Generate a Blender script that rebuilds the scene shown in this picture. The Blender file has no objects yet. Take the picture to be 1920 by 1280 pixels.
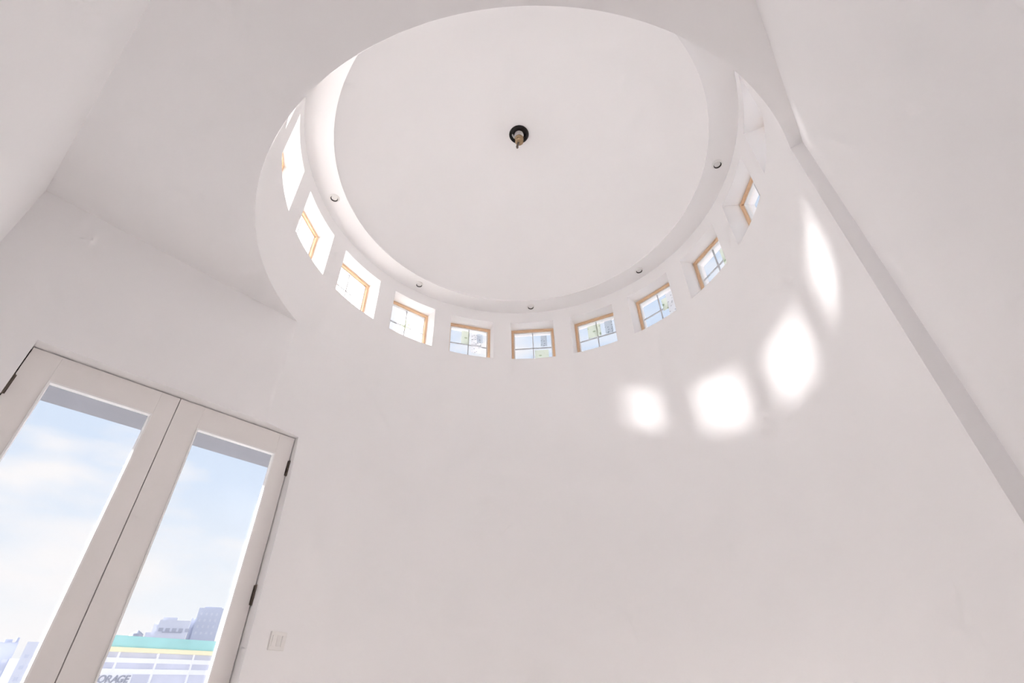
import bpy, bmesh, math, random
from mathutils import Vector, Matrix
random.seed(3)
scene = bpy.context.scene
COL = scene.collection
PI = math.pi
S = 2.5            # metres per plan unit
CAMZ = 1.0         # camera height above the floor

# ------------------------------------------------------------------ camera
cam_data = bpy.data.cameras.new('camera')
cam_data.sensor_width = 36.0
cam_data.lens = 897.36 / 1920 * 36
cam_data.clip_start = 0.02
cam_data.clip_end = 2000
cam = bpy.data.objects.new('camera', cam_data)
COL.objects.link(cam)
PITCH, ROLL = 0.6269, -0.0187
fwd = Vector((0, math.cos(PITCH), math.sin(PITCH)))
r0 = Vector((1, 0, 0))
u0 = Vector((0, -math.sin(PITCH), math.cos(PITCH)))
cr = r0 * math.cos(ROLL) + u0 * math.sin(ROLL)
cu = -r0 * math.sin(ROLL) + u0 * math.cos(ROLL)
mw = Matrix((cr, cu, -fwd)).transposed().to_4x4()
mw.translation = Vector((0, 0, CAMZ))
cam.matrix_world = mw
scene.camera = cam

# ------------------------------------------------------------------ sky, sun, exposure
SKY = 0.46
SUN_E = 11.5
SUN_AZ, SUN_EL = math.radians(10.5), math.radians(20.8)   # direction of travel / height

world = bpy.data.worlds.new('sky')
scene.world = world
world.use_nodes = True
nt = world.node_tree
nt.nodes.clear()
def wn(t, **kw):
    n = nt.nodes.new(t)
    for k, v in kw.items():
        setattr(n, k, v)
    return n
tc = wn('ShaderNodeTexCoord')
sep = wn('ShaderNodeSeparateXYZ')
nt.links.new(tc.outputs['Generated'], sep.inputs[0])
grad = wn('ShaderNodeValToRGB')
grad.color_ramp.elements[0].position = 0.0
grad.color_ramp.elements[0].color = (0.97, 0.98, 1.0, 1)
grad.color_ramp.elements[1].position = 0.75
grad.color_ramp.elements[1].color = (0.66, 0.78, 0.98, 1)
e = grad.color_ramp.elements.new(0.14)
e.color = (0.90, 0.94, 1.0, 1)
e = grad.color_ramp.elements.new(0.30)
e.color = (0.72, 0.83, 1.0, 1)
nt.links.new(sep.outputs['Z'], grad.inputs[0])
mp = wn('ShaderNodeMapping')
mp.inputs['Scale'].default_value = (2.2, 2.2, 8.0)
mp.inputs['Location'].default_value = (3.1, 0.4, 1.7)
nt.links.new(tc.outputs['Generated'], mp.inputs[0])
noi = wn('ShaderNodeTexNoise')
noi.inputs['Scale'].default_value = 1.7
noi.inputs['Detail'].default_value = 5.0
noi.inputs['Roughness'].default_value = 0.52
nt.links.new(mp.outputs[0], noi.inputs['Vector'])
cr_ = wn('ShaderNodeValToRGB')
cr_.color_ramp.elements[0].position = 0.46
cr_.color_ramp.elements[0].color = (0, 0, 0, 1)
cr_.color_ramp.elements[1].position = 0.63
cr_.color_ramp.elements[1].color = (1, 1, 1, 1)
nt.links.new(noi.outputs['Fac'], cr_.inputs[0])
mixc = wn('ShaderNodeMixRGB')
mixc.inputs[2].default_value = (1.0, 0.985, 1.0, 1)
nt.links.new(cr_.outputs[0], mixc.inputs[0])
nt.links.new(grad.outputs[0], mixc.inputs[1])
bg = wn('ShaderNodeBackground')
bg.inputs['Strength'].default_value = SKY
nt.links.new(mixc.outputs[0], bg.inputs[0])
wout = wn('ShaderNodeOutputWorld')
nt.links.new(bg.outputs[0], wout.inputs[0])

sun_data = bpy.data.lights.new('sun', 'SUN')
sun_data.energy = SUN_E
sun_data.angle = math.radians(4.2)
sun_data.color = (1.0, 0.965, 0.95)
sun = bpy.data.objects.new('sun', sun_data)
COL.objects.link(sun)
sdir = Vector((math.cos(SUN_AZ) * math.cos(SUN_EL), math.sin(SUN_AZ) * math.cos(SUN_EL), -math.sin(SUN_EL)))
sun.rotation_euler = sdir.to_track_quat('-Z', 'Y').to_euler()
sun.location = (-6, -1, 8)

vs = scene.view_settings
vs.view_transform = 'Standard'
vs.look = 'None'
vs.exposure = 1.12
vs.gamma = 1.0
vs.use_curve_mapping = False
try:
    scene.cycles.max_bounces = 11
    scene.cycles.diffuse_bounces = 9
    scene.cycles.glossy_bounces = 2
    scene.cycles.use_adaptive_sampling = True
    scene.cycles.adaptive_threshold = 0.12
    scene.cycles.adaptive_min_samples = 12
    scene.cycles.transparent_max_bounces = 16
    scene.cycles.sample_clamp_indirect = 4.0
    scene.cycles.use_denoising = True
except Exception:
    pass

# ------------------------------------------------------------------ materials
def mat(name, col, rough=0.6, metal=0.0, spec=0.3, var=0.03, vscale=2.0, bump=0.0, bscale=60.0):
    m = bpy.data.materials.new(name)
    m.use_nodes = True
    t = m.node_tree
    b = t.nodes['Principled BSDF']
    b.inputs['Roughness'].default_value = rough
    b.inputs['Metallic'].default_value = metal
    b.inputs['Specular IOR Level'].default_value = spec
    tco = t.nodes.new('ShaderNodeTexCoord')
    n = t.nodes.new('ShaderNodeTexNoise')
    n.inputs['Scale'].default_value = vscale
    n.inputs['Detail'].default_value = 3
    t.links.new(tco.outputs['Object'], n.inputs['Vector'])
    r = t.nodes.new('ShaderNodeValToRGB')
    r.color_ramp.elements[0].position = 0.3
    r.color_ramp.elements[1].position = 0.7
    r.color_ramp.elements[0].color = tuple(c * (1 - var) for c in col) + (1,)
    r.color_ramp.elements[1].color = tuple(min(1, c * (1 + var)) for c in col) + (1,)
    t.links.new(n.outputs['Fac'], r.inputs[0])
    t.links.new(r.outputs[0], b.inputs['Base Color'])
    if bump > 0:
        n2 = t.nodes.new('ShaderNodeTexNoise')
        n2.inputs['Scale'].default_value = bscale
        n2.inputs['Detail'].default_value = 4
        t.links.new(tco.outputs['Object'], n2.inputs['Vector'])
        bp = t.nodes.new('ShaderNodeBump')
        bp.inputs['Strength'].default_value = bump
        bp.inputs['Distance'].default_value = 0.002
        t.links.new(n2.outputs['Fac'], bp.inputs['Height'])
        t.links.new(bp.outputs[0], b.inputs['Normal'])
    return m

def wood_mat():
    m = mat('fir_wood', (0.62, 0.36, 0.17), rough=0.5)
    t = m.node_tree
    b = t.nodes['Principled BSDF']
    tco = t.nodes.new('ShaderNodeTexCoord')
    w = t.nodes.new('ShaderNodeTexWave')
    w.inputs['Scale'].default_value = 30
    w.inputs['Distortion'].default_value = 3
    w.inputs['Detail'].default_value = 3
    w.bands_direction = 'Z'
    t.links.new(tco.outputs['Object'], w.inputs['Vector'])
    r = t.nodes.new('ShaderNodeValToRGB')
    r.color_ramp.elements[0].color = (0.76, 0.50, 0.30, 1)
    r.color_ramp.elements[1].color = (0.86, 0.63, 0.43, 1)
    t.links.new(w.outputs['Fac'], r.inputs[0])
    t.links.new(r.outputs[0], b.inputs['Base Color'])
    return m

def glass_mat(name, tint=(1, 1, 1), refl=1.0):
    m = bpy.data.materials.new(name)
    m.use_nodes = True
    t = m.node_tree
    t.nodes.clear()
    tr = t.nodes.new('ShaderNodeBsdfTransparent')
    tr.inputs[0].default_value = tint + (1,)
    gl = t.nodes.new('ShaderNodeBsdfGlossy')
    gl.inputs['Roughness'].default_value = 0.02
    geo = t.nodes.new('ShaderNodeNewGeometry')
    dot = t.nodes.new('ShaderNodeVectorMath')
    dot.operation = 'DOT_PRODUCT'
    t.links.new(geo.outputs['Incoming'], dot.inputs[0])
    t.links.new(geo.outputs['Normal'], dot.inputs[1])
    def mth(op, a, b=None):
        q = t.nodes.new('ShaderNodeMath')
        q.operation = op
        for i_, v_ in enumerate((a, b)):
            if v_ is None:
                continue
            if isinstance(v_, (int, float)):
                q.inputs[i_].default_value = v_
            else:
                t.links.new(v_, q.inputs[i_])
        return q.outputs[0]
    om = mth('SUBTRACT', 1.0, mth('ABSOLUTE', dot.outputs['Value']))
    fac = mth('ADD', 0.03, mth('MULTIPLY', mth('POWER', om, 5.0), 0.9 * refl))
    mx = t.nodes.new('ShaderNodeMixShader')
    t.links.new(fac, mx.inputs[0])
    t.links.new(tr.outputs[0], mx.inputs[1])
    t.links.new(gl.outputs[0], mx.inputs[2])
    o = t.nodes.new('ShaderNodeOutputMaterial')
    t.links.new(mx.outputs[0], o.inputs[0])
    return m

def sticker_mat(name, col, ink, scale, thr, transp=0.25, diff=0.3):
    """backlit printed film: translucent sheet with blotches of dark print"""
    m = bpy.data.materials.new(name)
    m.use_nodes = True
    t = m.node_tree
    t.nodes.clear()
    tco = t.nodes.new('ShaderNodeTexCoord')
    mpp = t.nodes.new('ShaderNodeMapping')
    mpp.inputs['Scale'].default_value = (1.0, 1.0, 1.6)
    t.links.new(tco.outputs['Object'], mpp.inputs[0])
    n = t.nodes.new('ShaderNodeTexVoronoi')
    n.inputs['Scale'].default_value = scale
    t.links.new(mpp.outputs[0], n.inputs['Vector'])
    r = t.nodes.new('ShaderNodeValToRGB')
    r.color_ramp.interpolation = 'LINEAR'
    r.color_ramp.elements[0].position = thr
    r.color_ramp.elements[0].color = ink + (1,)
    r.color_ramp.elements[1].position = thr + 0.08
    r.color_ramp.elements[1].color = col + (1,)
    t.links.new(n.outputs['Distance'], r.inputs[0])
    tl = t.nodes.new('ShaderNodeBsdfTranslucent')
    df = t.nodes.new('ShaderNodeBsdfDiffuse')
    tr = t.nodes.new('ShaderNodeBsdfTransparent')
    t.links.new(r.outputs[0], tl.inputs[0])
    t.links.new(r.outputs[0], df.inputs[0])
    t.links.new(r.outputs[0], tr.inputs[0])
    m1 = t.nodes.new('ShaderNodeMixShader')
    m1.inputs[0].default_value = diff
    t.links.new(tl.outputs[0], m1.inputs[1])
    t.links.new(df.outputs[0], m1.inputs[2])
    m2 = t.nodes.new('ShaderNodeMixShader')
    m2.inputs[0].default_value = transp
    t.links.new(m1.outputs[0], m2.inputs[1])
    t.links.new(tr.outputs[0], m2.inputs[2])
    o = t.nodes.new('ShaderNodeOutputMaterial')
    t.links.new(m2.outputs[0], o.inputs[0])
    return m

WALL_C = (0.938, 0.928, 0.930)
M = {}
M['wall'] = mat('wall_paint', WALL_C, 0.55, var=0.006, vscale=1.3)
M['ceil'] = mat('ceiling_paint', WALL_C, 0.7, var=0.006, vscale=1.1)
M['door'] = mat('door_paint', (0.90, 0.87, 0.85), 0.4, var=0.01)
M['bead'] = mat('bead_paint', (0.95, 0.94, 0.93), 0.35, var=0.005)
M['floor'] = mat('floor_boards', (0.64, 0.60, 0.575), 0.45, var=0.05, vscale=4)
M['gap'] = mat('weatherstrip', (0.06, 0.055, 0.05), 0.9)
M['wood'] = wood_mat()
M['vinyl'] = mat('white_sash', (0.88, 0.88, 0.87), 0.4, var=0.01)
M['muntin'] = mat('grey_grille', (0.62, 0.64, 0.67), 0.4, var=0.02)
M['glass'] = glass_mat('clear_glass')
M['hinge'] = mat('aged_bronze', (0.16, 0.13, 0.11), 0.4, metal=0.7, var=0.1, vscale=40)
M['plate'] = mat('switch_plastic', (0.88, 0.86, 0.84), 0.35, var=0.005)
M['black'] = mat('black_enamel', (0.012, 0.011, 0.011), 0.45, var=0.1, vscale=20)
M['brass'] = mat('aged_brass', (0.42, 0.30, 0.18), 0.38, metal=0.75, var=0.12, vscale=30)
M['ceramic'] = mat('grey_ceramic', (0.62, 0.60, 0.58), 0.4, var=0.05, vscale=30)
M['lens'] = mat('white_lens', (0.86, 0.85, 0.83), 0.3, var=0.01)
M['baffle'] = mat('dark_baffle', (0.07, 0.065, 0.06), 0.6, var=0.05)
M['concrete'] = mat('canopy_concrete', (0.20, 0.20, 0.22), 0.8, var=0.08, vscale=3)
M['teal'] = mat('teal_metal', (0.42, 0.74, 0.72), 0.6, var=0.08, vscale=0.4)
M['yellow'] = mat('yellow_band', (0.98, 0.90, 0.62), 0.6, var=0.02)
M['mullion'] = mat('white_mullion', (0.93, 0.93, 0.97), 0.5, var=0.01)
M['facade'] = mat('lavender_glazing', (0.66, 0.67, 0.78), 0.35, var=0.09, vscale=0.35)
M['letter'] = mat('sign_letter', (0.38, 0.39, 0.46), 0.5)
M['tower'] = mat('hazy_blue_masonry', (0.56, 0.59, 0.70), 0.8, var=0.04, vscale=0.1)  # haze of distance mixed into the base colour
M['tower2'] = mat('hazy_pale_masonry', (0.64, 0.66, 0.75), 0.8, var=0.05, vscale=0.1)  # paleness includes distance haze, put into the colour
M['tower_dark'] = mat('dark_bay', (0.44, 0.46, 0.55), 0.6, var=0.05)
M['ground'] = mat('street_ground', (0.42, 0.42, 0.43), 0.9, var=0.1, vscale=0.05)
M['paper'] = sticker_mat('printed_film', (0.95, 0.95, 0.96), (0.35, 0.38, 0.40), 26, 0.16)
M['paper_clear'] = sticker_mat('clear_film', (0.97, 0.97, 0.97), (0.55, 0.58, 0.60), 26, 0.12, 0.75)
M['film'] = sticker_mat('sun_diffuser_film', (0.86, 0.86, 0.855), (0.80, 0.80, 0.80), 9, 0.10, 0.20, 0.08)  # milky diffuser added over the sun-side panes to spread the sun
M['paper_green'] = sticker_mat('green_film', (0.93, 0.96, 0.88), (0.62, 0.68, 0.55), 14, 0.22)
M['paper_grey'] = sticker_mat('grey_film', (0.80, 0.84, 0.88), (0.42, 0.46, 0.48), 30, 0.24)

# ------------------------------------------------------------------ helpers
U = Vector((0.6173, 0.7867, 0)).normalized()       # along the door wall
N = Vector((-0.7867, 0.6173, 0)).normalized()      # out through the door wall
CC = Vector((0.0454, 1.1161, 0))                   # centre of the round drum
UC, DC = CC.dot(U), CC.dot(N)
R = 0.7703
ZC, ZT, ZA = 1.0, 1.542, 1.880                     # ceiling, drum top, dome apex
ZSILL, ZHEAD = 1.264, 1.480
ZF = -CAMZ / S
RIN = 0.877 * R
D_DOOR, D_RIGHT, U_BACK = 1.3306, -0.143, -0.133

def W(u, d, z):                                    # room plan coordinates -> metres
    p = U * u + N * d
    return Vector((p.x * S, p.y * S, z * S + CAMZ))
def XY(x, y, z):
    return Vector((x * S, y * S, z * S + CAMZ))
def polar(a, r, z):
    return XY(CC.x + r * math.cos(a), CC.y + r * math.sin(a), z)

def link(name, me, material=None, parent=None):
    o = bpy.data.objects.new(name, me)
    COL.objects.link(o)
    if material is not None and me is not None and len(me.materials) == 0:
        me.materials.append(material)
    if parent is not None:
        o.parent = parent
    return o
def tag(o, label=None, cat=None, group=None, kind=None):
    if label: o['label'] = label
    if cat: o['category'] = cat
    if group: o['group'] = group
    if kind: o['kind'] = kind
    return o
def empty(name, loc=(0, 0, 0), rot=None):
    o = bpy.data.objects.new(name, None)
    o.empty_display_size = 0.1
    COL.objects.link(o)
    o.location = loc
    if rot is not None:
        o.rotation_euler = rot
    return o
def mesh(name, verts, faces, smooth=False, sharp=None):
    me = bpy.data.meshes.new(name)
    me.from_pydata([tuple(v) for v in verts], [], faces)
    bm = bmesh.new()
    bm.from_mesh(me)
    bmesh.ops.remove_doubles(bm, verts=bm.verts, dist=1e-5)
    bm.to_mesh(me)
    bm.free()
    if smooth:
        for p in me.polygons:
            p.use_smooth = True
        if sharp is not None:
            me.set_sharp_from_angle(angle=math.radians(sharp))
    me.update()
    return me
def box(x0, x1, y0, y1, z0, z1, bev=0.0, name='box'):
    bm = bmesh.new()
    bmesh.ops.create_cube(bm, size=1)
    for v in bm.verts:
        v.co = Vector(((x0 + x1) / 2 + v.co.x * (x1 - x0), (y0 + y1) / 2 + v.co.y * (y1 - y0), (z0 + z1) / 2 + v.co.z * (z1 - z0)))
    if bev > 0:
        bmesh.ops.bevel(bm, geom=bm.edges[:], offset=bev, segments=2, affect='EDGES', profile=0.5)
    me = bpy.data.meshes.new(name)
    bm.to_mesh(me)
    bm.free()
    return me
def lathe(profile, n=32, name='lathe', axis_off=(0, 0, 0), sharp=35):
    """profile: list of (r, z)"""
    vs_, fs = [], []
    for r, z in profile:
        for k in range(n):
            a = 2 * PI * k / n
            vs_.append((axis_off[0] + r * math.cos(a), axis_off[1] + r * math.sin(a), axis_off[2] + z))
    for i in range(len(profile) - 1):
        for k in range(n):
            a, b = i * n + k, i * n + (k + 1) % n
            fs.append((a, b, b + n, a + n))
    return mesh(name, vs_, fs, True, sharp)
def sstep(a, b, x):
    t = max(0.0, min(1.0, (x - a) / (b - a)))
    return t * t * (3 - 2 * t)

# ------------------------------------------------------------------ walls
# opening of the double doors in the door wall
OU0, OU1, OZ = 0.016, 0.656, 0.633
D_LEAF = 1.366                                     # room face of the door leaves

def circ_d(u):
    h = R * R - (u - UC) ** 2
    return DC + math.sqrt(h) if h > 0 else -9
def dA(u):                                          # wall line at door height
    c = max(circ_d(u), D_DOOR)
    return D_DOOR + sstep(0.655, 0.93, u) * (c - D_DOOR)
def dB(u):                                          # wall line under the drum
    return max(circ_d(u), D_DOOR)
def wall_d(u, z):
    w = sstep(0.33, 1.0, z)
    return dA(u) * (1 - w) + dB(u) * w

us = [U_BACK, -0.06, OU0]
us += [OU0 + (OU1 - OU0) * i / 40 for i in range(1, 41)]
UX = UC - math.sqrt(R * R - (D_DOOR - DC) ** 2)     # where the wall line meets the circle
us = sorted(us + [UX])
us += [OU1 + (0.93 - OU1) * i / 30 for i in range(1, 31)]
th0 = math.atan2(circ_d(0.93) - DC, 0.93 - UC)
th1 = -PI / 2
ths = [th0 + (th1 - th0) * i / 100 for i in range(1, 101)]
zs = [ZF, -0.2, 0.0, 0.2, 0.33] + [0.33 + (OZ - 0.33) * i / 6 for i in range(1, 7)] + [OZ + (1 - OZ) * i / 12 for i in range(1, 13)]
vv, ff = [], []
ncol = len(us) + len(ths)
for z in zs:
    for u in us:
        vv.append(W(u, wall_d(u, z), z))
    for t in ths:
        vv.append(W(UC + R * math.cos(t), DC + R * math.sin(t), z))
iu0 = us.index(OU0)
iu1 = min(range(len(us)), key=lambda i: abs(us[i] - OU1))
iz = min(range(len(zs)), key=lambda i: abs(zs[i] - OZ))
for j in range(len(zs) - 1):
    for i in range(ncol - 1):
        if j < iz and iu0 <= i < iu1:
            continue
        a = j * ncol + i
        ff.append((a, a + 1, a + 1 + ncol, a + ncol))
# reveals of the door opening
D_OUT = 1.46
for j in range(iz):
    for u, fl in ((OU0, 0), (OU1, 1)):
        z0, z1 = zs[j], zs[j + 1]
        b = len(vv)
        vv += [W(u, wall_d(u, z0), z0), W(u, D_OUT, z0), W(u, D_OUT, z1), W(u, wall_d(u, z1), z1)]
        ff.append((b, b + 1, b + 2, b + 3))
for i in range(iu0, iu1):
    b = len(vv)
    a_, c_ = us[i], us[i + 1]
    vv += [W(a_, wall_d(a_, OZ), OZ), W(c_, wall_d(c_, OZ), OZ), W(c_, D_OUT, OZ), W(a_, D_OUT, OZ)]
    ff.append((b, b + 1, b + 2, b + 3))
wf = link('wall_front', mesh('wall_front', vv, ff, True, 40), M['wall'])
tag(wf, 'smooth off-white plaster wall bending from the doors into a round tower', 'wall', kind='structure')

# right wall with the small step where the round wall begins
vr = [W(U_BACK, D_RIGHT, ZF), W(UC, D_RIGHT, ZF), W(UC, D_RIGHT, ZC), W(U_BACK, D_RIGHT, ZC),
      W(UC, DC - R, ZF), W(UC, DC - R, ZC)]
wr = link('wall_right', mesh('wall_right', vr, [(0, 1, 2, 3), (1, 4, 5, 2)]), M['wall'])
tag(wr, 'plain off-white wall ending in a narrow vertical step beside the round wall', 'wall', kind='structure')
vb = [W(U_BACK, D_RIGHT, ZF), W(U_BACK, D_DOOR, ZF), W(U_BACK, D_DOOR, ZC), W(U_BACK, D_RIGHT, ZC)]
wb = link('wall_left', mesh('wall_left', vb, [(0, 1, 2, 3)]), M['wall'])
tag(wb, 'plain off-white wall at a right angle to the glazed doors', 'wall', kind='structure')

# floor
fl = [W(U_BACK, D_RIGHT, ZF), W(UC, D_RIGHT, ZF)]
fl += [W(UC + R * math.cos(t), DC + R * math.sin(t), ZF) for t in reversed([th0] + ths)]
fl += [W(u, dA(u), ZF) for u in reversed(us)]
fo = link('floor', mesh('floor', fl, [tuple(range(len(fl)))]), M['floor'])
tag(fo, 'warm wooden floor of the tower room', 'floor', kind='structure')

# flat ceiling around the round opening
ux = UC - math.sqrt(R * R - (D_DOOR - DC) ** 2)
ca0 = math.atan2(D_DOOR - DC, ux - UC)
ca1 = 2 * PI - PI / 2
arc = [ca0 + (ca1 - ca0) * i / 120 for i in range(121)]
vc, fc = [], []
def outer(t):                                        # matching point on the room outline
    du, dd = math.cos(t), math.sin(t)
    best = 9
    if dd > 1e-6: best = min(best, (D_DOOR - DC) / dd)
    if dd < -1e-6: best = min(best, (D_RIGHT - DC) / dd)
    if du < -1e-6: best = min(best, (U_BACK - UC) / du)
    return UC + du * best, DC + dd * best
cang = [math.atan2(D_DOOR - DC, U_BACK - UC), 2 * PI + math.atan2(D_RIGHT - DC, U_BACK - UC)]
arc = sorted(arc + cang)
for t in arc:
    vc.append(W(UC + R * math.cos(t), DC + R * math.sin(t), ZC))
    vc.append(W(*outer(t), ZC))
for i in range(len(arc) - 1):
    a = 2 * i
    fc.append((a, a + 2, a + 3, a + 1))
co = link('ceiling', mesh('ceiling', vc, fc), M['ceil'])
tag(co, 'flat off-white ceiling cut by the large round opening', 'ceiling', kind='structure')

# ------------------------------------------------------------------ the round drum with its window openings
HW = 0.107                                           # half width of a window opening
HA = math.asin(HW / R)
ROUT = 1.15 * R  # outer reveals deepened, out of view, to cut off slanting sun
WIN_A = [math.radians(174.42 - 22.13 * (k - 1)) for k in range(-4, 12)]
WIN_A[2] += math.radians(3.5)                         # unseen window shifted round so its sun lands past the wall step
vd, fd = [], []
def quad(*p):
    b = len(vd)
    vd.extend(p)
    fd.append(tuple(range(b, b + len(p))))
order = sorted(a % (2 * PI) for a in WIN_A)
for i, a in enumerate(order):
    nxt = order[(i + 1) % 16] + (2 * PI if i == 15 else 0)
    # pier from this window to the next, full height
    p0, p1 = a + HA, nxt - HA
    n = 8
    for k in range(n):
        t0, t1 = p0 + (p1 - p0) * k / n, p0 + (p1 - p0) * (k + 1) / n
        for z0, z1 in ((ZC, ZSILL), (ZSILL, ZHEAD), (ZHEAD, ZT)):
            quad(polar(t0, R, z0), polar(t1, R, z0), polar(t1, R, z1), polar(t0, R, z1))
    n = 8
    er = Vector((math.cos(a), math.sin(a), 0))
    et = Vector((-math.sin(a), math.cos(a), 0))
    def outp(t, z):
        x = R * math.sin(t - a)
        q = CC + er * ROUT + et * x
        return XY(q.x, q.y, z)
    for k in range(n):
        t0, t1 = a - HA + 2 * HA * k / n, a - HA + 2 * HA * (k + 1) / n
        for z0, z1 in ((ZC, ZSILL), (ZHEAD, ZT)):
            quad(polar(t0, R, z0), polar(t1, R, z0), polar(t1, R, z1), polar(t0, R, z1))
        for z in (ZSILL, ZHEAD):
            quad(polar(t0, R, z), polar(t1, R, z), outp(t1, z), outp(t0, z))
    for t in (a - HA, a + HA):
        quad(polar(t, R, ZSILL), polar(t, R, ZHEAD), outp(t, ZHEAD), outp(t, ZSILL))
wd = link('wall_upper', mesh('wall_upper', vd, fd, True, 30), M['wall'])
tag(wd, 'round off-white drum wall above the ceiling, ringed by small window openings', 'wall', kind='structure')

# flat ring at the top of the drum
vr_, fr_ = [], []
NR = 144
for k in range(NR):
    a = 2 * PI * k / NR
    vr_ += [polar(a, R, ZT), polar(a, RIN, ZT), polar(a, RIN, ZT + 0.006), polar(a, RIN + 0.004, ZT + 0.006)]
for k in range(NR):
    a, b = 4 * k, 4 * ((k + 1) % NR)
    for q in range(3):
        fr_.append((a + q, b + q, b + q + 1, a + q + 1))
rg = link('trim_1', mesh('trim_1', vr_, fr_), M['ceil'])
tag(rg, 'flat plaster ring between the drum wall and the dome', 'trim', kind='structure')

# dome
RB = RIN + 0.004
RISE = ZA - ZT - 0.006
RS = (RB * RB + RISE * RISE) / (2 * RISE)
vdm, fdm = [], []
NL = 28
phi_max = math.asin(RB / RS)
for j in range(1, NL + 1):
    ph = phi_max * j / NL
    r_, z_ = RS * math.sin(ph), ZA - RS + RS * math.cos(ph)
    for k in range(NR):
        vdm.append(polar(2 * PI * k / NR, r_, z_))
for j in range(NL - 1):
    for k in range(NR):
        a, b = j * NR + k, j * NR + (k + 1) % NR
        fdm.append((a, b, b + NR, a + NR))
top = len(vdm)
vdm.append(polar(0, 0, ZA))
for k in range(NR):
    fdm.append((top, (k + 1) % NR, k))
dm = link('ceiling_upper', mesh('ceiling_upper', vdm, fdm, True), M['ceil'])
tag(dm, 'shallow smooth off-white dome closing the drum', 'ceiling', kind='structure')

# ------------------------------------------------------------------ drum windows
WW, WH = 2 * HW * S, (ZHEAD - ZSILL) * S
FR = 0.028                                           # face width of the wooden frame
SA = 0.012                                           # white sash
def prof_box(*a, **k):
    return box(*a, **k)
win_parts = {}
def wmesh(key, fn):
    if key not in win_parts:
        win_parts[key] = fn()
    return win_parts[key]
hw, hh = WW / 2, WH / 2
gx, gz = hw - FR - SA, hh - FR - SA                  # half size of the glass
mt = 0.006
# stickers per window number: (kind, x centre, z centre, width, height) as fractions of the half glass
STK = {
    1: [('paper_clear', 0.45, -0.15, 0.55, 1.0)],
    2: [('paper_clear', 0.05, 0.25, 0.45, 0.9), ('paper_clear', 0.62, 0.0, 0.4, 1.1)],
    3: [('paper_green', 0.0, 0.1, 0.5, 0.6), ('paper', 0.60, 0.1, 0.5, 1.3)],
    4: [('paper_green', -0.20, 0.45, 0.42, 0.85), ('paper', 0.42, 0.15, 0.55, 1.2), ('paper_grey', 0.62, 0.55, 0.34, 0.6)],
    5: [('paper_grey', 0.60, 0.45, 0.34, 0.7), ('paper_green', 0.45, -0.45, 0.75, 0.6)],
    6: [('paper_green', -0.15, 0.45, 0.72, 0.8), ('paper_grey', 0.66, 0.45, 0.42, 0.8)],
    7: [('paper', 0.68, 0.1, 0.5, 1.3), ('paper_green', 0.30, 0.2, 0.28, 0.7)],
    8: [('paper_green', 0.60, 0.15, 0.5, 0.9)],
    9: [('paper_green', 0.55, -0.2, 0.5, 0.7)],
}
ORD = ['first', 'second', 'third', 'fourth', 'fifth', 'sixth', 'seventh', 'eighth', 'ninth', 'tenth', 'eleventh']
EXTRA = {
    1: 'bright sunlit jamb, above the drum edge by the doors', 4: 'grey and green stickers, left of the level middle one',
}
def make_window(k, ang):
    c = CC + Vector((math.cos(ang), math.sin(ang), 0)) * (1.082 * R)
    loc = XY(c.x, c.y, (ZSILL + ZHEAD) / 2)
    num = k + 5
    w = empty('window_%d' % num, loc, (0, 0, ang - PI / 2))
    y0, y1 = -0.012, 0.040
    link('frame_head', wmesh('head', lambda: box(-hw, hw, y0, y1, hh - FR, hh, 0.003)), M['wood'], w)
    link('frame_sill', wmesh('sill', lambda: box(-hw, hw, y0, y1, -hh, -hh + FR, 0.003)), M['wood'], w)
    for s in (-1, 1):
        link('frame_jamb', wmesh('jamb%d' % s, lambda: box(s * hw - (FR if s > 0 else 0), s * hw + (FR if s < 0 else 0), y0, y1, -hh + FR, hh - FR, 0.003)), M['wood'], w)
    def sash():
        bm = bmesh.new()
        a, b, c_, d_ = hw - FR, hh - FR, gx, gz
        ys0, ys1 = 0.010, 0.045
        rings = []
        for (x, z, y) in ((a, b, ys0), (c_, d_, ys0), (c_, d_, ys1), (a, b, ys1)):
            rings.append([bm.verts.new((sx * x, y, sz * z)) for sx, sz in ((-1, -1), (1, -1), (1, 1), (-1, 1))])
        for i in range(4):
            r1, r2 = rings[i], rings[(i + 1) % 4]
            for q in range(4):
                bm.faces.new((r1[q], r1[(q + 1) % 4], r2[(q + 1) % 4], r2[q]))
        me = bpy.data.meshes.new('sash')
        bm.to_mesh(me)
        bm.free()
        return me
    link('sash', wmesh('sash', sash), M['vinyl'], w)
    link('muntin', wmesh('mv', lambda: box(-mt, mt, 0.020, 0.034, -gz, gz)), M['muntin'], w)
    link('muntin', wmesh('mh', lambda: box(-gx, gx, 0.0205, 0.0335, -mt, mt)), M['muntin'], w)
    for sx in (-1, 1):
        for sz in (-1, 1):
            link('pane', wmesh('pane%d%d' % (sx, sz), lambda: box(min(sx * mt, sx * gx), max(sx * mt, sx * gx), 0.025, 0.029, min(sz * mt, sz * gz), max(sz * mt, sz * gz))), M['glass'], w)
    if k <= 3:                                       # milky film added to whiten sun-side glass and soften the sunlight
        link('window_film', wmesh('film', lambda: mesh('film', [(-gx, 0.0315, -gz), (gx, 0.0315, -gz), (gx, 0.0315, gz), (-gx, 0.0315, gz)], [(0, 1, 2, 3)])), M['film'], w)
    for i, (kd, x, z, ww, h2) in enumerate(STK.get(k, [])):
        me = box(max(-gx, (x - ww / 2) * gx), min(gx, (x + ww / 2) * gx), 0.0180 - 0.0012 * i, 0.0185 - 0.0012 * i,
                 max(-gz, (z - h2 / 2) * gz), min(gz, (z + h2 / 2) * gz), name='sticker')
        link('sticker', me, M[kd], w)
    return w
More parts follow.
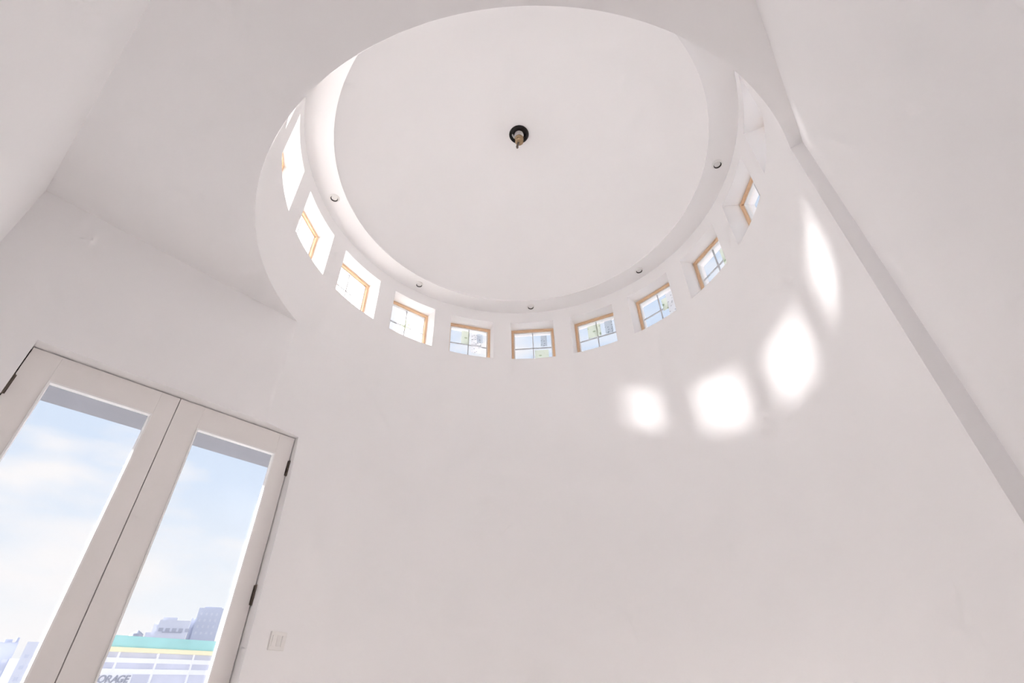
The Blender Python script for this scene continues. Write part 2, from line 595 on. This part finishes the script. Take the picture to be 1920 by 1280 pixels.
WLAB = {
    0: 'sliver of wooden window frame half hidden by the drum edge, before the first full window',
    1: 'leftmost full drum window, steeply foreshortened, wooden frame with bright sunlit jamb',
    2: 'second full drum window from the doors, wooden frame, printed sheets on its glass',
    3: 'third full drum window from the doors, wooden frame, pale stickers on its glass',
    4: 'wooden drum window just left of the squarely facing one, green and grey stickers',
    5: 'lowest drum window, seen squarely with level wooden head, grey sticker at top corner',
    6: 'wooden drum window just right of the squarely facing one, large green sticker',
    7: 'wooden drum window with dark-speckled white sheet, third from the right end',
    8: 'wooden drum window with one pale green sticker, second from the right end',
    9: 'rightmost full drum window, narrow and tilted, reddish wooden frame',
    10: 'drum window tucked behind the drum edge past the rightmost full one',
    11: 'drum window hidden above the flat ceiling near the right wall',
    -1: 'drum window hidden behind the drum edge on the side of the doors',
    -2: 'drum window hidden above the flat ceiling toward the plain left wall',
    -3: 'drum window hidden above the flat ceiling straight overhead',
    -4: 'drum window hidden above the flat ceiling overhead toward the right wall',
}
for k, ang in zip(range(-4, 12), WIN_A):
    w = make_window(k, ang)
    tag(w, WLAB[k], 'window', 'small windows around the drum', 'structure')

# ------------------------------------------------------------------ french doors
def WL(u, d, z):                                     # door-wall local frame: x = u, y = d, z, in metres from the wall origin
    return Vector((u * S, d * S, z * S))
DOOR_ROT = (0, 0, math.atan2(U.y, U.x))
def door_box(u0_, u1_, d0, d1, z0, z1, bev=0.0015, name='b'):
    return box(u0_ * S, u1_ * S, d0 * S, d1 * S, z0 * S, z1 * S, bev, name)
TH = 0.018                                           # leaf thickness (plan units)
ZB = ZF + 0.006
ZTOP = OZ - 0.0025
def make_leaf(n, a, b, ga, gb, hinge_u, label):
    e_ = empty('door_%d' % n, (0, 0, CAMZ), DOOR_ROT)
    gt, gb_ = 0.568, ZF + 0.115
    d0, d1 = D_LEAF, D_LEAF + TH
    link('stile', door_box(a, ga, d0, d1, ZB, ZTOP), M['door'], e_)
    link('stile', door_box(gb, b, d0, d1, ZB, ZTOP), M['door'], e_)
    link('top_rail', door_box(ga, gb, d0 + 0.0001, d1 - 0.0001, gt, ZTOP), M['door'], e_)
    link('bottom_rail', door_box(ga, gb, d0 + 0.0001, d1 - 0.0001, ZB, gb_), M['door'], e_)
    bw, bd = 0.006, 0.0035
    # glazing bead: a sloped strip around the glass
    vb_, fb_ = [], []
    for (o_, dd) in ((0.0, d0 - bd), (bw * 0.6, d0 - bd), (bw, d0 + 0.005), (0.0, d0 + 0.005)):
        for (uu, zz) in ((ga + o_, gb_ + o_), (gb - o_, gb_ + o_), (gb - o_, gt - o_), (ga + o_, gt - o_)):
            vb_.append(WL(uu, dd, zz))
    for q in range(4):
        for k in range(4):
            fb_.append((q * 4 + k, q * 4 + (k + 1) % 4, ((q + 1) % 4) * 4 + (k + 1) % 4, ((q + 1) % 4) * 4 + k))
    link('glazing_bead', mesh('bead', vb_, fb_), M['bead'], e_)
    link('pane', door_box(ga, gb, d0 + 0.006, d0 + 0.010, gb_, gt, 0), M['glass'], e_)
    sgn = 1 if hinge_u > 0.3 else -1
    for zc in (0.536, 0.202, -0.22):
        h = lathe([(0.0, 0.0585), (0.006, 0.0585), (0.0075, 0.056), (0.0075, 0.020), (0.0066, 0.019), (0.0066, 0.018),
                   (0.0075, 0.017), (0.0075, -0.017), (0.0066, -0.018), (0.0066, -0.019), (0.0075, -0.020), (0.0075, -0.056), (0.006, -0.0585), (0.0, -0.0585)],
                  14, 'hinge', (hinge_u * S, (d0 - 0.0022) * S, zc * S))
        hg = link('hinge', h, M['hinge'], e_)
        link('leaf_plate', box((hinge_u - 0.005) * S, (hinge_u + 0.005) * S, (d0 - 0.0012) * S, (d0 + 0.004) * S, zc * S - 0.056, zc * S + 0.056), M['hinge'], hg)
    tag(e_, label, 'door', 'pair of glazed doors', 'structure')
    return e_
make_leaf(1, 0.0185, 0.3242, 0.072, 0.281, 0.0172, 'white glazed door leaf at the picture edge, half of a tall pair')
d2 = make_leaf(2, 0.3262, 0.6530, 0.387, 0.606, 0.6545, 'white glazed door leaf beside the wall switches, other half of the pair')
link('astragal', door_box(0.318, 0.332, D_LEAF + TH + 0.0005, D_LEAF + TH + 0.006, ZB, ZTOP), M['gap'], d2)
# frame: stops behind the leaves
fe = empty('trim_2', (0, 0, CAMZ), DOOR_ROT)
link('door_stop', door_box(OU0, OU0 + 0.012, D_LEAF + TH + 0.001, D_LEAF + 0.045, ZF + 0.002, OZ), M['gap'], fe)
link('door_stop', door_box(OU1 - 0.012, OU1, D_LEAF + TH + 0.001, D_LEAF + 0.045, ZF + 0.002, OZ), M['gap'], fe)
link('head_stop', door_box(OU0 + 0.012, OU1 - 0.012, D_LEAF + TH + 0.001, D_LEAF + 0.045, OZ - 0.012, OZ), M['gap'], fe)
link('threshold', door_box(OU0, OU1, D_DOOR, D_LEAF + 0.06, ZF, ZF + 0.005), M['concrete'], fe)
tag(fe, 'dark weatherstripped stops framing the pair of glazed doors', 'door frame', kind='structure')

# canopy slab outside above the doors
ce = link('door_canopy', box(-0.45 * S, 1.0 * S, 1.475 * S, 1.75 * S, 0.667 * S, 0.715 * S, 0.01), M['concrete'])
ce.location = (0, 0, CAMZ)
ce.rotation_euler = DOOR_ROT
tag(ce, 'grey slab overhang outside, above the glazed doors', 'canopy')

# ------------------------------------------------------------------ switch plate
ua, za = 0.7275, 0.104
kk = 1.0
for _ in range(30):
    kk = wall_d(kk * ua, kk * za) / D_DOOR
us_, zs_ = kk * ua, kk * za
ds_ = wall_d(us_, zs_)
slope = (wall_d(us_ + 0.01, zs_) - wall_d(us_ - 0.01, zs_)) / 0.02
tang = (U + N * slope).normalized()
sp = empty('light_switch', W(us_, ds_, zs_), (0, 0, math.atan2(tang.y, tang.x)))
PW, PH = 0.140, 0.100
link('plate', box(-PW / 2, PW / 2, -0.008, 0.004, -PH / 2, PH / 2, 0.003), M['plate'], sp)
for i in (-1, 0, 1):
    rk = link('rocker', box(i * 0.043 - 0.0155, i * 0.043 + 0.0155, -0.0115, -0.007, -0.030, 0.030, 0.0015), M['plate'], sp)
    rk.rotation_euler = (0.05 * (1 if i else -1), 0, 0)
tag(sp, 'white three-gang switch plate on the wall beside the glazed doors', 'light switch')

# ------------------------------------------------------------------ ceiling lamp stub in the dome
lz = XY(CC.x, CC.y, ZA)
lp = empty('ceiling_lamp', lz)
link('canopy', lathe([(0.0, 0.0), (0.100, 0.0), (0.103, -0.006), (0.100, -0.014), (0.086, -0.018), (0.074, -0.014), (0.070, -0.006), (0.0, -0.004)], 36, 'canopy'), M['black'], lp)
link('socket_cup', lathe([(0.0, -0.004), (0.046, -0.006), (0.050, -0.03), (0.048, -0.055), (0.040, -0.075), (0.0, -0.078)], 28, 'cup'), M['ceramic'], lp)
link('brass_stem', lathe([(0.0, -0.070), (0.040, -0.072), (0.046, -0.080), (0.046, -0.098), (0.038, -0.104), (0.043, -0.110), (0.043, -0.140), (0.034, -0.152), (0.0, -0.162)], 24, 'stem'), M['brass'], lp)
for s, a in ((1, 0.2), (-1, 0.15)):
    cl = link('bracket_arm', box(-0.006, 0.006, -0.008, 0.008, -0.06, 0.0, 0.001), M['ceramic'] if s < 0 else M['black'], lp)
    cl.location = (s * 0.070, 0.0, -0.008)
    cl.rotation_euler = (0, s * 0.35, 0)
def tube(pts, r, n=8, name='tube'):
    vt, ft = [], []
    for i, p in enumerate(pts):
        d = (pts[min(i + 1, len(pts) - 1)] - pts[max(i - 1, 0)]).normalized()
        x = d.orthogonal().normalized()
        y = d.cross(x)
        for k in range(n):
            a = 2 * PI * k / n
            vt.append(p + (x * math.cos(a) + y * math.sin(a)) * r)
    for i in range(len(pts) - 1):
        for k in range(n):
            a, b = i * n + k, i * n + (k + 1) % n
            ft.append((a, b, b + n, a + n))
    ft.append(tuple(range(n)))
    ft.append(tuple(range(len(vt) - n, len(vt))))
    return mesh(name, vt, ft, True, 50)
link('wire_end', tube([Vector((-0.008, 0, -0.155)), Vector((-0.016, 0.0, -0.19)), Vector((-0.024, 0.002, -0.222)), Vector((-0.022, 0.004, -0.24))], 0.012), M['hinge'], lp)
tag(lp, 'bare brass lamp stub with black canopy at the dome centre', 'ceiling lamp')

# ------------------------------------------------------------------ small recessed spots in the ring
spot_m = {
    'trim_ring': lathe([(0.048, 0.0), (0.046, -0.008), (0.040, -0.016), (0.036, -0.017), (0.034, -0.014)], 24, 'ring'),
    'baffle': lathe([(0.034, -0.0145), (0.033, -0.002), (0.0, -0.0018)], 24, 'baffle'),
    'lens': lathe([(0.0, -0.006), (0.026, -0.006), (0.028, -0.004), (0.028, -0.0022)], 24, 'lens'),
}
SPL = ['small round ceiling spot on the ring above the leftmost full window',
       'small round ceiling spot on the ring above the third full window from the doors',
       'small round ceiling spot on the ring above the squarely facing window',
       'small round ceiling spot on the ring above the speckled-sheet window',
       'small round ceiling spot on the ring beside the rightmost full window']
for i, a in enumerate((176.3, 131.3, 85.9, 41.2, -5.5)):
    sx = empty('ceiling_spot', polar(math.radians(a), 0.936 * R, ZT))
    link('trim_ring', spot_m['trim_ring'], M['lens'], sx)
    link('baffle', spot_m['baffle'], M['baffle'], sx)
    link('lens', spot_m['lens'], M['lens'], sx)
    tag(sx, SPL[i], 'ceiling spot', 'spots around the drum ring')

# ------------------------------------------------------------------ outside
gnd = link('ground', mesh('ground', [(-900, -900, -14), (900, -900, -14), (900, 900, -14), (-900, 900, -14)], [(0, 1, 2, 3)]), M['ground'])
tag(gnd, 'grey street level far below the windows', 'ground', kind='structure')

# storage building: x runs along its front, y into the building, z up from eye level
sb = empty('storage_building')
nrm = math.radians(-60)
foot = Vector((math.sin(nrm), math.cos(nrm), 0)) * 60
al = Vector((math.sin(nrm + PI / 2), math.cos(nrm + PI / 2), 0))
sb.location = (foot.x, foot.y, CAMZ)
sb.rotation_euler = (0, 0, math.atan2(al.y, al.x))
X0, X1 = 24.1, 58.0
link('body', box(X0, X1, 0.30, 7, -15, 4.3, name='body'), M['tower2'], sb)
link('parapet', box(X0 - 0.1, X1 + 0.1, -0.10, 0.30, 3.78, 4.72, 0.02), M['teal'], sb)
link('cornice_band', box(X0 - 0.1, X1 + 0.1, -0.25, 0.30, 3.40, 3.78, 0.02), M['yellow'], sb)
xs = [27.8 - 3.65 + 3.65 * i for i in range(0, 10)]
rows = [(2.95, 3.40), (2.08, 2.56)]
for (za_, zb_) in rows + [(-1.6, 1.66)]:
    for i in range(len(xs) - 1):
        if za_ < 0 and i < 1:
            continue
        if za_ < 0 and i == 1:
            link('window_panel', box(29.75, xs[i + 1] - 0.09, 0.10, 0.16, za_, zb_), M['facade'], sb)
            continue
        link('window_panel', box(xs[i] + 0.09, xs[i + 1] - 0.09, 0.10, 0.16, za_, zb_), M['facade'], sb)
for (za_, zb_) in ((2.56, 2.95), (1.66, 2.08)):
    link('spandrel', box(X0, X1, 0.0, 0.30, za_, zb_), M['mullion'], sb)
for x in xs[1:]:
    link('mullion', box(x - 0.09, x + 0.09, -0.03, 0.30, -1.6, 3.40), M['mullion'], sb)
sg = link('sign_panel', box(X0, 29.70, 0.02, 0.30, -1.6, 1.66), M['mullion'], sb)
def letter_mesh(ch):
    cu_ = bpy.data.curves.new('letter', 'FONT')
    cu_.body = ch
    cu_.size = 0.80
    cu_.extrude = 0.04
    cu_.offset = 0.018
    cu_.shear = 0.25
    ob = bpy.data.objects.new('letter_tmp', cu_)
    COL.objects.link(ob)
    dg = bpy.context.evaluated_depsgraph_get()
    me = bpy.data.meshes.new_from_object(ob.evaluated_get(dg))
    bpy.data.objects.remove(ob)
    return me
lx = 25.92
for ch in 'STORAGE':
    me = letter_mesh(ch)
    wdt = max(v.co.x for v in me.vertices)
    mn = min(v.co.x for v in me.vertices)
    lo = link('letter', me, M['letter'], sg)
    lo.rotation_euler = (PI / 2, 0, 0)
    lo.location = (lx - mn, -0.03, 1.00)
    lx += (wdt - mn) * 0.86 + 0.06
tag(sb, 'long storage building with teal parapet, yellow band and white mullions', 'building')

def place(az, D):
    a = math.radians(az)
    return Vector((math.sin(a) * D, math.cos(a) * D, CAMZ))
def far_building(name, label, az0, az1, D, ztop, depth, parts=(), m='tower'):
    """az in degrees; x across the view, y away, z from eye level"""
    amid = (az0 + az1) / 2
    e_ = empty(name, place(amid, D), (0, 0, -math.radians(amid)))
    half = D * math.tan(math.radians((az1 - az0) / 2))
    link('block', box(-half, half, 0, depth, -15, ztop, name='block'), M[m], e_)
    for nm, a0, a1, z0, z1, y0, y1, mm in parts:
        x0 = D * math.tan(math.radians(a0 - amid))
        x1 = D * math.tan(math.radians(a1 - amid))
        link(nm, box(x0, x1, y0, y1, z0, z1), M[mm], e_)
    tag(e_, label, 'building')
    return e_
tower_win = [('window', -30.2 + 0.42 * i, -30.2 + 0.42 * i + 0.16, 30.5 - 2.6 * j, 31.6 - 2.6 * j, -0.12, 0.05, 'tower2') for i in range(4) for j in range(4)]
far_building('apartment_tower', 'tall blue-grey tower block rising above the other roofs', -30.42, -28.45, 300, 33.6, 18,
             [('penthouse', -30.0, -28.6, 33.6, 34.3, 2, 14, 'tower'), ('side_wing', -30.75, -30.42, -15, 29.3, 1.0, 16, 'tower')] + tower_win)
blk_win = [('window', -33.0 + 0.5 * i, -33.0 + 0.5 * i + 0.34, 22.3, 23.6, -0.15, 0.05, 'tower_dark') for i in range(5)]
far_building('stepped_building', 'stepped pale grey building in front of the tower block', -33.12, -30.78, 285, 26.6, 20,
             [('penthouse', -32.95, -31.85, 26.6, 27.9, 3, 12, 'tower2'), ('setback', -33.45, -33.12, -15, 25.2, 1, 18, 'tower2'),
              ('low_wing', -33.85, -33.45, -15, 21.9, 1, 18, 'tower2'), ('dark_band', -32.7, -31.2, 21.8, 22.2, -0.3, 0.05, 'tower_dark')] + blk_win, m='tower2')  # includes a plain darker grey band under the window row
far_building('slab_building', 'blue-grey flat-roofed building low in the glass of the edge door leaf', -44.5, -41.75, 260, 15.5, 25,
             [('roof_hut', -42.6, -42.15, 15.5, 16.6, 4, 10, 'tower'), ('vent_stack', -41.95, -41.78, 15.5, 17.2, 4, 8, 'tower')] +
             [('window', -44.2 + 0.5 * i, -44.2 + 0.5 * i + 0.3, 9.6 - 3 * j, 10.6 - 3 * j, -0.12, 0.05, 'tower2') for i in range(5) for j in range(3)], m='tower')
far_building('corner_building', 'pale grey building beside the door stile, across a bright gap', -41.25, -39.3, 240, 14.6, 25,
             [('window', -41.05 + 0.45 * i, -41.05 + 0.45 * i + 0.26, 10.2 - 3 * j, 11.2 - 3 * j, -0.12, 0.05, 'tower') for i in range(4) for j in range(3)], m='tower2')
far_building('low_building', 'low pale building filling the bright gap between two roofs', -41.8, -41.2, 255, 10.2, 10, [('cap', -41.8, -41.2, 10.2, 10.6, -0.3, 10, 'mullion')], m='mullion')
# water tank on legs behind the storage roof
tk = empty('water_tank', place(-34.45, 280))
link('tank', lathe([(0.0, 22.1), (0.5, 21.9), (2.4, 20.7), (2.4, 18.4), (0.0, 18.3)], 20, 'tank'), M['tower_dark'], tk)
for sx in (-1, 1):
    for sy in (-1, 1):
        link('leg', box(sx * 1.5 - 0.15, sx * 1.5 + 0.15, sy * 1.5 - 0.15, sy * 1.5 + 0.15, -15, 18.5), M['tower_dark'], tk)
tag(tk, 'small round water tank poking above the teal roof edge', 'water tank')
